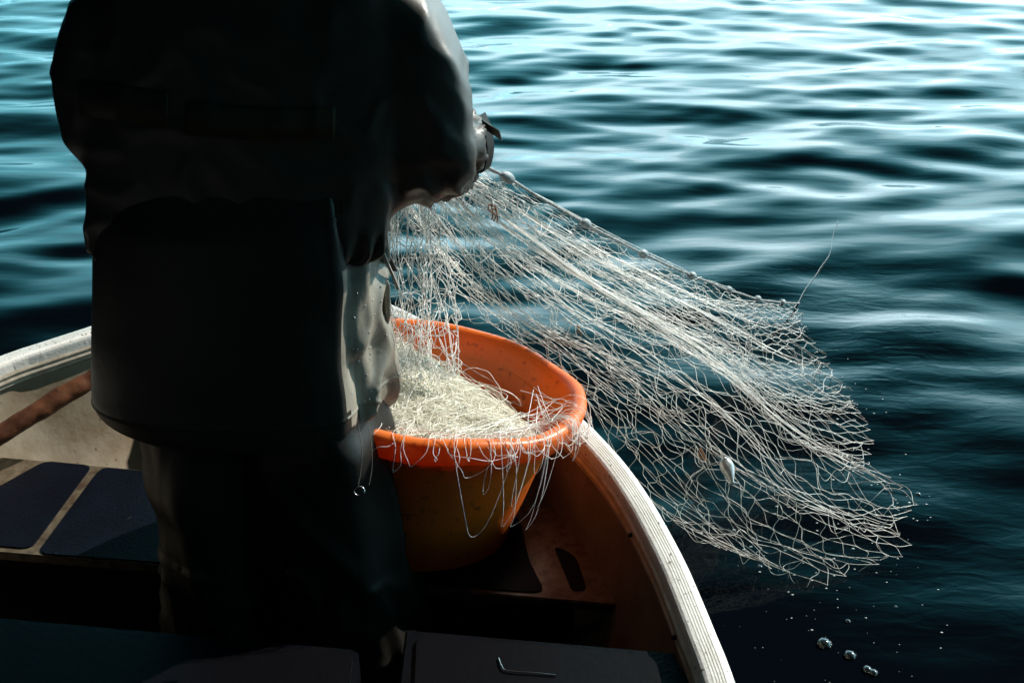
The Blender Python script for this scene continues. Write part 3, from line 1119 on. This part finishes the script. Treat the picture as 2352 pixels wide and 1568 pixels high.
def loft(rows, n=56, power=2.0, cap=True, chamfer=None):
    """rows of (cx, cy, z, rx, ry) -> verts, faces"""
    V = []
    for (cx, cy, z, rx, ry) in rows:
        for k in range(n):
            a = 2 * PI * k / n
            c, s = math.cos(a), math.sin(a)
            q = (abs(c) ** power + abs(s) ** power) ** (-1 / power)
            x_, y_ = c * q, s * q
            if chamfer and y_ < .2 and x_ > chamfer:
                y_ = max(y_, -.93 + (x_ - chamfer) / (1 - chamfer) * 1.13)
            V.append((cx + rx * x_, cy + ry * y_, z))
    F = []
    for i in range(len(rows) - 1):
        for k in range(n):
            F.append((i * n + k, i * n + (k + 1) % n, (i + 1) * n + (k + 1) % n, (i + 1) * n + k))
    if cap:
        F.append(tuple(range(n))[::-1]); F.append(tuple((len(rows) - 1) * n + k for k in range(n)))
    return V, F


def limb(pts, radii, n=28):
    P = catmull(pts, 26)
    t = np.linspace(0, len(radii) - 1, 26)
    R1 = np.interp(t, range(len(radii)), radii)
    V, F = tubes(P[None], R1[None], n)
    return [tuple(v) for v in V], [tuple(f) for f in F] + [tuple(range(n)), tuple(range(25 * n, 26 * n))[::-1]]


def remeshed(lst, voxel, smooth=3):
    V, F = [], []
    for v, f in lst:
        o = len(V); V += list(v); F += [tuple(i + o for i in q) for q in f]
    me = bpy.data.meshes.new('tmp'); me.from_pydata(V, [], F)
    bm = bmesh.new(); bm.from_mesh(me)
    # orient each closed shell outwards
    bmesh.ops.recalc_face_normals(bm, faces=bm.faces); bm.to_mesh(me); bm.free()
    o = bpy.data.objects.new('tmp', me); COL.objects.link(o)
    md = o.modifiers.new('r', 'REMESH'); md.mode = 'VOXEL'; md.voxel_size = voxel; md.use_smooth_shade = True
    if smooth:
        sm = o.modifiers.new('s', 'SMOOTH'); sm.iterations = smooth; sm.factor = .6
    r_ = evaluated(o)
    bpy.data.objects.remove(o)
    return r_


def crease(me, fn):
    co = np.zeros(len(me.vertices) * 3); me.vertices.foreach_get('co', co); co = co.reshape(-1, 3)
    no = np.zeros(len(me.vertices) * 3); me.vertices.foreach_get('normal', no); no = no.reshape(-1, 3)
    d = np.array([fn(c) for c in co])
    me.vertices.foreach_set('co', (co + no * d[:, None]).ravel())
    for p in me.polygons:
        p.use_smooth = True
    me.update()
    return me


def ridge(x):           # sharp folds from smooth noise
    return 1 - abs(x) * 2.2


def rowz(r2352, L, R, yc, ry, cy=None):
    a = at(L * K, r2352 * K, y=yc); b = at(R * K, r2352 * K, y=yc)
    return ((a[0] + b[0]) / 2, cy or yc, a[2], (b[0] - a[0]) / 2, ry)


# jacket: torso loft, two sleeves, hood collar
rows = [(-.47, 1.62, 1.055, .235, .145), (-.475, 1.62, 1.075, .265, .17), (-.47, 1.62, 1.12, .275, .18), (-.45, 1.63, 1.22, .27, .18), (-.43, 1.65, 1.34, .275, .175),
        (-.415, 1.67, 1.44, .27, .16), (-.41, 1.68, 1.51, .245, .14), (-.41, 1.69, 1.555, .18, .12), (-.41, 1.69, 1.585, .125, .105), (-.41, 1.70, 1.60, .105, .10), (-.41, 1.71, 1.635, .095, .095)]
lst = [loft(rows, power=2.3)]
lst.append(limb([(-.30, 1.68, 1.505), (-.195, 1.675, 1.455), (-.160, 1.66, 1.38), (-.140, 1.655, 1.295), (-.130, 1.665, 1.240), (-.125, 1.74, 1.195), (-.135, 1.82, 1.160), (-.145, 1.885, 1.125)],
                [.062, .086, .097, .096, .090, .088, .070, .048]))
lst.append(limb([(-.235, 1.64, 1.16), (-.185, 1.66, 1.175), (-.13, 1.67, 1.19), (-.095, 1.70, 1.20)], [.03, .045, .056, .045]))
lst.append(limb([(-.52, 1.68, 1.505), (-.622, 1.675, 1.455), (-.655, 1.66, 1.38), (-.668, 1.655, 1.32), (-.665, 1.665, 1.27), (-.60, 1.76, 1.20), (-.47, 1.84, 1.12), (-.375, 1.89, 1.06)],
                [.062, .086, .095, .092, .088, .080, .062, .046]))
jm = remeshed(lst, .0085, 4)


def jfold(c):
    x, y, z = c
    v = Vector((x * 5, y * 5, z * 2.4))
    d = -.006 + .005 * noise.noise(v) + .006 * max(0, ridge(noise.noise(Vector((x * 9 + z * 7, y * 7, z * 9 - x * 6)))) - .35)
    # deep folds round the right elbow, gathers at the hem
    e = math.exp(-((x + .10)**2 + (y - 1.70)**2 + (z - 1.20)**2) / .016)
    d += e * .042 * (max(0, ridge(noise.noise(Vector((x * 9 + z * 13, y * 10, z * 5 - x * 15)))) - .2) - .35)
    g = math.exp(-((z - 1.075) / .03) ** 2)
    d += g * .009 * math.sin(math.atan2(y - 1.62, (x + .47) * .7) * 46 + 3 * noise.noise(v * 2)) * (1 if x > -.75 else 0)
    return d


def flatten_back(me, y0, k):
    co = np.zeros(len(me.vertices) * 3); me.vertices.foreach_get('co', co); co = co.reshape(-1, 3)
    b = co[:, 1] < y0
    co[b, 1] = y0 - .07 + (co[b, 1] - y0) * k - .02 * (1 - np.exp((co[b, 1] - y0) * 30)) + .07 * np.exp((co[b, 1] - y0) * 60)
    me.vertices.foreach_set('co', co.ravel()); me.update()


flatten_back(jm, 1.655, .25)
for v_ in jm.vertices:
    v_.co.x = -.405 + (v_.co.x + .405) * .965
jk = link('jacket', crease(jm, jfold), M['jacket'], person)

# long oilskin coat below the jacket
YC = 1.61
rows_px = [(385, 240, 860, .085), (450, 208, 893, .10), (505, 205, 884, .115), (560, 205, 884, .12), (620, 205, 890, .125), (700, 205, 890, .13), (780, 205, 893, .14), (850, 206, 902, .145),
           (890, 208, 906, .15), (912, 216, 906, .15), (928, 232, 904, .15), (942, 258, 896, .148), (954, 298, 876, .145), (962, 345, 850, .14)]
rows = [rowz(r_, L, R, 1.585, e_, 1.61) for (r_, L, R, e_) in rows_px]
rows = rows[::-1]
# finer rows
arr = catmull(rows, 120)
arr[:, 3] -= .006
V, F = loft([tuple(q) for q in arr], n=260, power=2.7, chamfer=.70)
me = bpy.data.meshes.new('coat'); me.from_pydata(V, [], F); me.update()


def cfold(c):
    x, y, z = c
    d = (.0008 + .010 * min(1, max(0, (x + .33) / .06))) * noise.noise(Vector((x * 7, y * 7, z * 2.0))) + (.0004 + .008 * min(1, max(0, (x + .33) / .06))) * noise.noise(Vector((x * 16, y * 16, z * 7 + x * 9)))
    d += .030 * min(1, max(0, (x + .31) / .04)) * (max(0, ridge(noise.noise(Vector((x * 9 + z * 3, y * 9, z * 7 - 6 * y)))) - .40) - .10)
    # side seam and flap fold on the right
    s = x + .285 + .006 * math.sin(z * 22)
    if y < 1.61:
        d += -.012 * math.exp(-(s / .0045)**2) + .004 * math.exp(-((s - .012) / .006)**2)
    d += .0025 * math.exp(-((z - .775) / .0025)**2)
    return d


me = crease(me, cfold)
M['lit_side'] = material('olive_grey_sunlit_oilskin', (.29, .265, .215), .42, 0, .7, var=(.13, .12, .095), vscale=9, bump=.0014, bscale=26)  # sunlight put into the colour: much paler copy of the dark oilskin


def split(me, test, name1, name2):
    """divide a mesh in two along its own edges"""
    res = []
    for keep_ in (False, True):
        bm = bmesh.new(); bm.from_mesh(me)
        dead = [f for f in bm.faces if test(f.calc_center_median()) != keep_]
        bmesh.ops.delete(bm, geom=dead, context='FACES')
        m2 = bpy.data.meshes.new(name2 if keep_ else name1); bm.to_mesh(m2); bm.free()
        res.append(m2)
    return res


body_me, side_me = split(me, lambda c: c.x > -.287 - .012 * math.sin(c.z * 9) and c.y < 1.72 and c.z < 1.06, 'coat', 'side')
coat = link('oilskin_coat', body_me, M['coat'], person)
side = link('sunlit_strip', side_me, M['lit_side'], coat)  # sunlit strip of the coat, cut out to take the paler colour

# trousers: two wide legs joined at the seat
lr = [(850, 300, 590), (980, 345, 610), (1080, 355, 615), (1140, 381, 620), (1200, 388, 620), (1300, 392, 620), (1400, 388, 615), (1480, 380, 600)]
rr_ = [(850, 560, 880), (930, 575, 884), (980, 580, 902), (1060, 590, 914), (1110, 600, 924), (1200, 610, 940), (1280, 612, 951), (1370, 612, 967), (1425, 612, 979), (1445, 625, 975)]
zl = lambda rows_: [tuple(q) for q in catmull([rowz(a, b, c, 1.60, (.095, .112, .125)[min(i, 2)]) for i, (a, b, c) in enumerate(rows_)][::-1], 60)]
lst = [loft(zl(lr), power=2.2), loft(zl(rr_), power=2.2, chamfer=.5), loft([(-.47, 1.61, .70, .20, .11), (-.47, 1.61, .95, .22, .09)])]
tm = remeshed(lst, .009, 3)


def tfold(c):
    x, y, z = c
    d = .010 * noise.noise(Vector((x * 8, y * 8, z * 2.6))) + .018 * max(0, ridge(noise.noise(Vector((x * 9 + z * 1.5, y * 9, z * 2.6)))) - .4)
    if z < .42:
        d += .014 * max(0, ridge(noise.noise(Vector((x * 7, y * 7, z * 9)))) - .45)
    # long pleat down the outside of the right leg
    s = x + .213 - (.72 - z) * .085
    if y < 1.6:
        d -= .014 * math.exp(-(s / .006)**2)
    return d


tm = crease(tm, tfold)
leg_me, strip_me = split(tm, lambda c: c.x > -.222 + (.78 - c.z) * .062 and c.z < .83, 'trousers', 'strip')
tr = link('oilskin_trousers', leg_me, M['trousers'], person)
link('sunlit_strip', strip_me, M['lit_side'], tr)  # sunlit edge of the right leg, brightened by its colour

# boots
for bx in (-.62, -.30):
    rows = [(bx, 1.60, .058, .052, .075), (bx, 1.60, .10, .054, .075), (bx, 1.60, .16, .055, .062), (bx, 1.61, .28, .062, .066), (bx, 1.62, .40, .066, .07)]
    v1 = loft(rows, 32)
    v2 = loft([(bx, 1.68, .057, .052, .13), (bx, 1.68, .075, .054, .135), (bx, 1.675, .105, .049, .125), (bx, 1.66, .135, .04, .10)], 32, 2.3)
    bmh = remeshed([v1, v2], .009, 3)
    link('boot', bmh, M['boot'], person)

# dull bands across the back of the jacket
def band(px0, px1, rt, rb, curve, nm='back_band'):
    V, F = [], []
    n_ = 40
    for i in range(n_):
        t = i / (n_ - 1)
        x = px0 + (px1 - px0) * t
        for jj, e in enumerate((rt, rb)):
            y_ = e[0] + (e[1] - e[0]) * t + curve * math.sin(PI * t)
            p = None
            lo, hi = .6, 2.4
            o_ = Vector((0, 0, CAM_H)); d_ = Vector(ray(x * K, y_ * K)).normalized()
            hit, loc, nrm, fi = jk.ray_cast(o_ - jk.matrix_world.translation, d_)
            p = (loc + nrm * .004) if hit else Vector(at(x * K, y_ * K, y=1.46))
            V.append(tuple(p))
    for i in range(n_ - 1):
        F.append((2 * i, 2 * i + 1, 2 * i + 3, 2 * i + 2))
    me = bpy.data.meshes.new(nm); me.from_pydata(V, [], F); me.update()
    o = link(nm, me, M['band'], jk)
    s_ = o.modifiers.new('t', 'SOLIDIFY'); s_.thickness = .002
    for p in me.polygons:
        p.use_smooth = True


bpy.context.view_layer.update()
band(185, 388, (184, 212), (262, 295), 0)
band(428, 770, (232, 246), (308, 318), 8)

# loose strap end at the elbow, straps at the hip, cord with a ring
def ribbon(name, pts, width, wdir, mat, parent, thick=.002):
    P = catmull(pts, 24)
    wd = np.array(wdir, dtype=float); wd /= np.linalg.norm(wd)
    V = []
    for p in P:
        V += [tuple(p - wd * width / 2), tuple(p + wd * width / 2)]
    F = [(2 * i, 2 * i + 1, 2 * i + 3, 2 * i + 2) for i in range(len(P) - 1)]
    me = bpy.data.meshes.new(name); me.from_pydata(V, [], F); me.update()
    o = link(name, me, mat, parent)
    s_ = o.modifiers.new('t', 'SOLIDIFY'); s_.thickness = thick; s_.offset = 0
    return o


ribbon('strap', [at(1108 * K, 284 * K, y=1.70), at(1130 * K, 298 * K, y=1.70), at(1150 * K, 311 * K, y=1.69)], .018, (-.25, 0, 1), M['jacket'], jk)
M['strap'] = material('pale_edged_strap', (.30, .29, .26), .4)
ribbon('strap', [at(878 * K, 572 * K, y=1.62), at(888 * K, 600 * K, y=1.62), at(902 * K, 632 * K, y=1.62), at(915 * K, 664 * K, y=1.62)], .006, (1, -.3, .2), M['strap'], jk)
ribbon('strap', [at(880 * K, 566 * K, y=1.64), at(892 * K, 588 * K, y=1.64), at(908 * K, 622 * K, y=1.64)], .010, (1, -.3, .2), M['jacket'], jk)
# cuff loops folded out beside the elbow
for pts, wd_ in [([(1106, 262), (1121, 300), (1126, 345), (1118, 385), (1103, 392)], .008), ([(1104, 268), (1112, 300), (1117, 335), (1108, 350)], .007)]:
    ribbon('cuff_fold', [at(a * K, b * K, y=1.735) for a, b in pts], wd_ * 2.6, (.55, .83, .1), M['coat'], jk, .003)
c0 = at(823 * K, 985 * K, y=1.475)
for k_, (xa, xb) in enumerate([(823, 827), (846, 852)]):
    pts = [at(xa * K, 975 * K, y=1.47), at((xa + 8) * K, 1030 * K, y=1.46), at((xb + 2) * K, 1075 * K, y=1.46), at((xb - 4) * K, 1112 * K, y=1.455)]
    V, F = tubes(catmull(pts, 30)[None], .0007, 5)
    link('cord', mesh_from('cord', V, F), M['strap'], coat)
rc = at(825 * K, 1127 * K, y=1.45)
a_ = np.linspace(0, 2 * PI, 33)
ringp = np.stack([rc[0] + .0095 * np.cos(a_), rc[1] + .004 * np.sin(a_), rc[2] + .0075 * np.sin(a_)], 1)
V, F = tubes(ringp[None], .0016, 8)
link('ring', mesh_from('ring', V, F), M['steel'], coat)

# water beads on the lit side of the coat
bpy.context.view_layer.update()
r = np.random.default_rng(4)
bm = bmesh.new()
for q in range(34):
    px_, py_ = r.uniform(805, 892), r.uniform(600, 930)
    d_ = Vector(ray(px_ * K, py_ * K)).normalized()
    hit, loc, nrm, fi = side.ray_cast(Vector((0, 0, CAM_H)), d_)
    if not hit:
        continue
    m_ = bmesh.ops.create_icosphere(bm, subdivisions=1, radius=r.uniform(.0007, .0017))
    for v in m_['verts']:
        v.co = Vector((v.co.x, v.co.y, v.co.z * 1.7)) + loc
if bm.verts:
    bm_link('water_beads', bm, M['fish'], coat, True)['kind'] = 'stuff'
else:
    bm.free()

# knitted hat and hair
def head_cap(name, z0, grow, mat):
    rows = [(-.41, 1.757, z0, .080 * grow, .098 * grow), (-.41, 1.757, z0 + .03, .084 * grow, .103 * grow), (-.41, 1.76, z0 + .07, .080 * grow, .098 * grow), (-.41, 1.762, z0 + .10, .062 * grow, .078 * grow), (-.41, 1.765, z0 + .118, .03 * grow, .04 * grow), (-.41, 1.765, z0 + .122, .004, .005)]
    V, F = loft([tuple(q) for q in catmull(rows, 24)], 40)
    me = bpy.data.meshes.new(name); me.from_pydata(V, [], F); me.update()
    for p in me.polygons:
        p.use_smooth = True
    return link(name, me, mat, person)


M['wool'] = material('navy_wool', (.012, .016, .03), .9, 0, .1, bump=.003, bscale=130)
head_cap('knitted_hat', 1.755, 1.10, M['wool'])
rows = [(-.41, 1.72, 1.665, .055, .05), (-.41, 1.725, 1.70, .076, .066), (-.41, 1.735, 1.74, .084, .088), (-.41, 1.745, 1.775, .085, .098)]
V, F = loft(rows, 32)
link('hair', mesh_from('hair', V, F, True), M['hair'], person)
for s in (-1, 1):
    bm_link('ear', ball((-.41 + s * .080, 1.752, 1.715), .030, (.32, .6, 1)), M['skin'], person, True)
    bm_link('eye', ball((-.41 + s * .031, 1.836, 1.742), .0115), M['fish'], person, True)
# ------------------------------------------------------------------ bubbles and drops on the water
M['bubble'] = bpy.data.materials.new('clear_bubble')
M['bubble'].use_nodes = True
b_ = M['bubble'].node_tree.nodes['Principled BSDF']
b_.inputs['Base Color'].default_value = (.02, .03, .035, 1)
b_.inputs['Roughness'].default_value = .06
b_.inputs['Coat Weight'].default_value = .6
b_.inputs['Coat Roughness'].default_value = .1
M['foam'] = material('white_water_foam', (.75, .77, .76), .25, 0, .6)


def bubble(px_, py_, rad, label, minis, seed):
    c = at(px_ * K, py_ * K, z=.004)
    c[2] = water_z(c[0], c[1])
    bm = ball((c[0], c[1], c[2]), rad, (1, 1, .72), 20)
    o = bm_link('bubble', bm, M['bubble'], None, True)
    tag(o, label, 'bubble', 'bubbles floating beside the boat')
    r = np.random.default_rng(seed)
    bm = bmesh.new()
    for q in range(minis):
        a = r.uniform(0, 2 * PI)
        if r.random() < .6:
            a = r.uniform(-.3, 1.9)
        rr = rad * r.uniform(.95, 1.08)
        s = rad * r.uniform(.03, .085)
        m_ = bmesh.ops.create_icosphere(bm, subdivisions=1, radius=s)
        for v in m_['verts']:
            v.co += Vector((c[0] + rr * math.cos(a), c[1] + rr * math.sin(a), c[2] + .002))
    if minis:
        bm_link('foam_edge', bm, M['foam'], o, True)


bubble(1893, 1476, .016, 'largest round bubble, floating on the dark water near the bottom edge', 26, 1)
bubble(1952, 1504, .013, 'second bubble, just below the largest one on the dark water', 16, 2)
bubble(1992, 1537, .010, 'upper bubble of the small clump nearest the bottom edge', 16, 3)
bubble(2006, 1544, .009, 'lower bubble of the small clump nearest the bottom edge', 16, 4)
bubble(1948, 1424, .006, 'small bubble above the largest bubble on the dark water', 5, 5)
bubble(2058, 1390, .004, 'tiny bubble below the tip of the net', 3, 6)
bubble(1746, 1299, .006, 'small bubble under the lower edge of the net', 6, 7)
bubble(2110, 1130, .007, 'small bubble just beyond the outer tip of the net', 4, 8)

r = np.random.default_rng(99)
bm = bmesh.new()
def drop(p, s):
    m_ = bmesh.ops.create_icosphere(bm, subdivisions=1, radius=s)
    for v in m_['verts']:
        v.co = Vector((v.co.x * 1.6, v.co.y * .8, v.co.z * .35)) + Vector(p)
for q in range(60):
    t = r.random()
    i = int(t * 159)
    p = wl[i] + np.array([r.normal(0, .05), r.normal(0, .05), 0]) - np.array([0, abs(r.normal(0, .12)), 0]) * (t > .5)
    drop((p[0], p[1], water_z(p[0], p[1]) + .002), r.uniform(.0010, .0026))
for q in range(36):
    px_, py_ = r.uniform(1650, 2120), r.uniform(1290, 1568)
    p = at(px_ * K, py_ * K, z=0)
    drop((p[0], p[1], water_z(p[0], p[1]) + .001), r.uniform(.0004, .0011))
o = bm_link('water_drops', bm, M['foam'], None, True)
o['kind'] = 'stuff'
o['label'] = 'white drops and specks of froth on the dark water below the net'
o['category'] = 'froth'
# sunlit drops clinging to the net's lower strands
bm = bmesh.new()
for q in range(90):
    u_, v_ = r.random(), 1 - abs(r.normal(0, .10))
    p = fan(np.array([u_]), np.array([np.clip(v_, 0, .985)]))[0]
    drop(tuple(p), r.uniform(.0012, .0034))
bm_link('clinging_drops', bm, M['foam'], net, True)['kind'] = 'stuff'
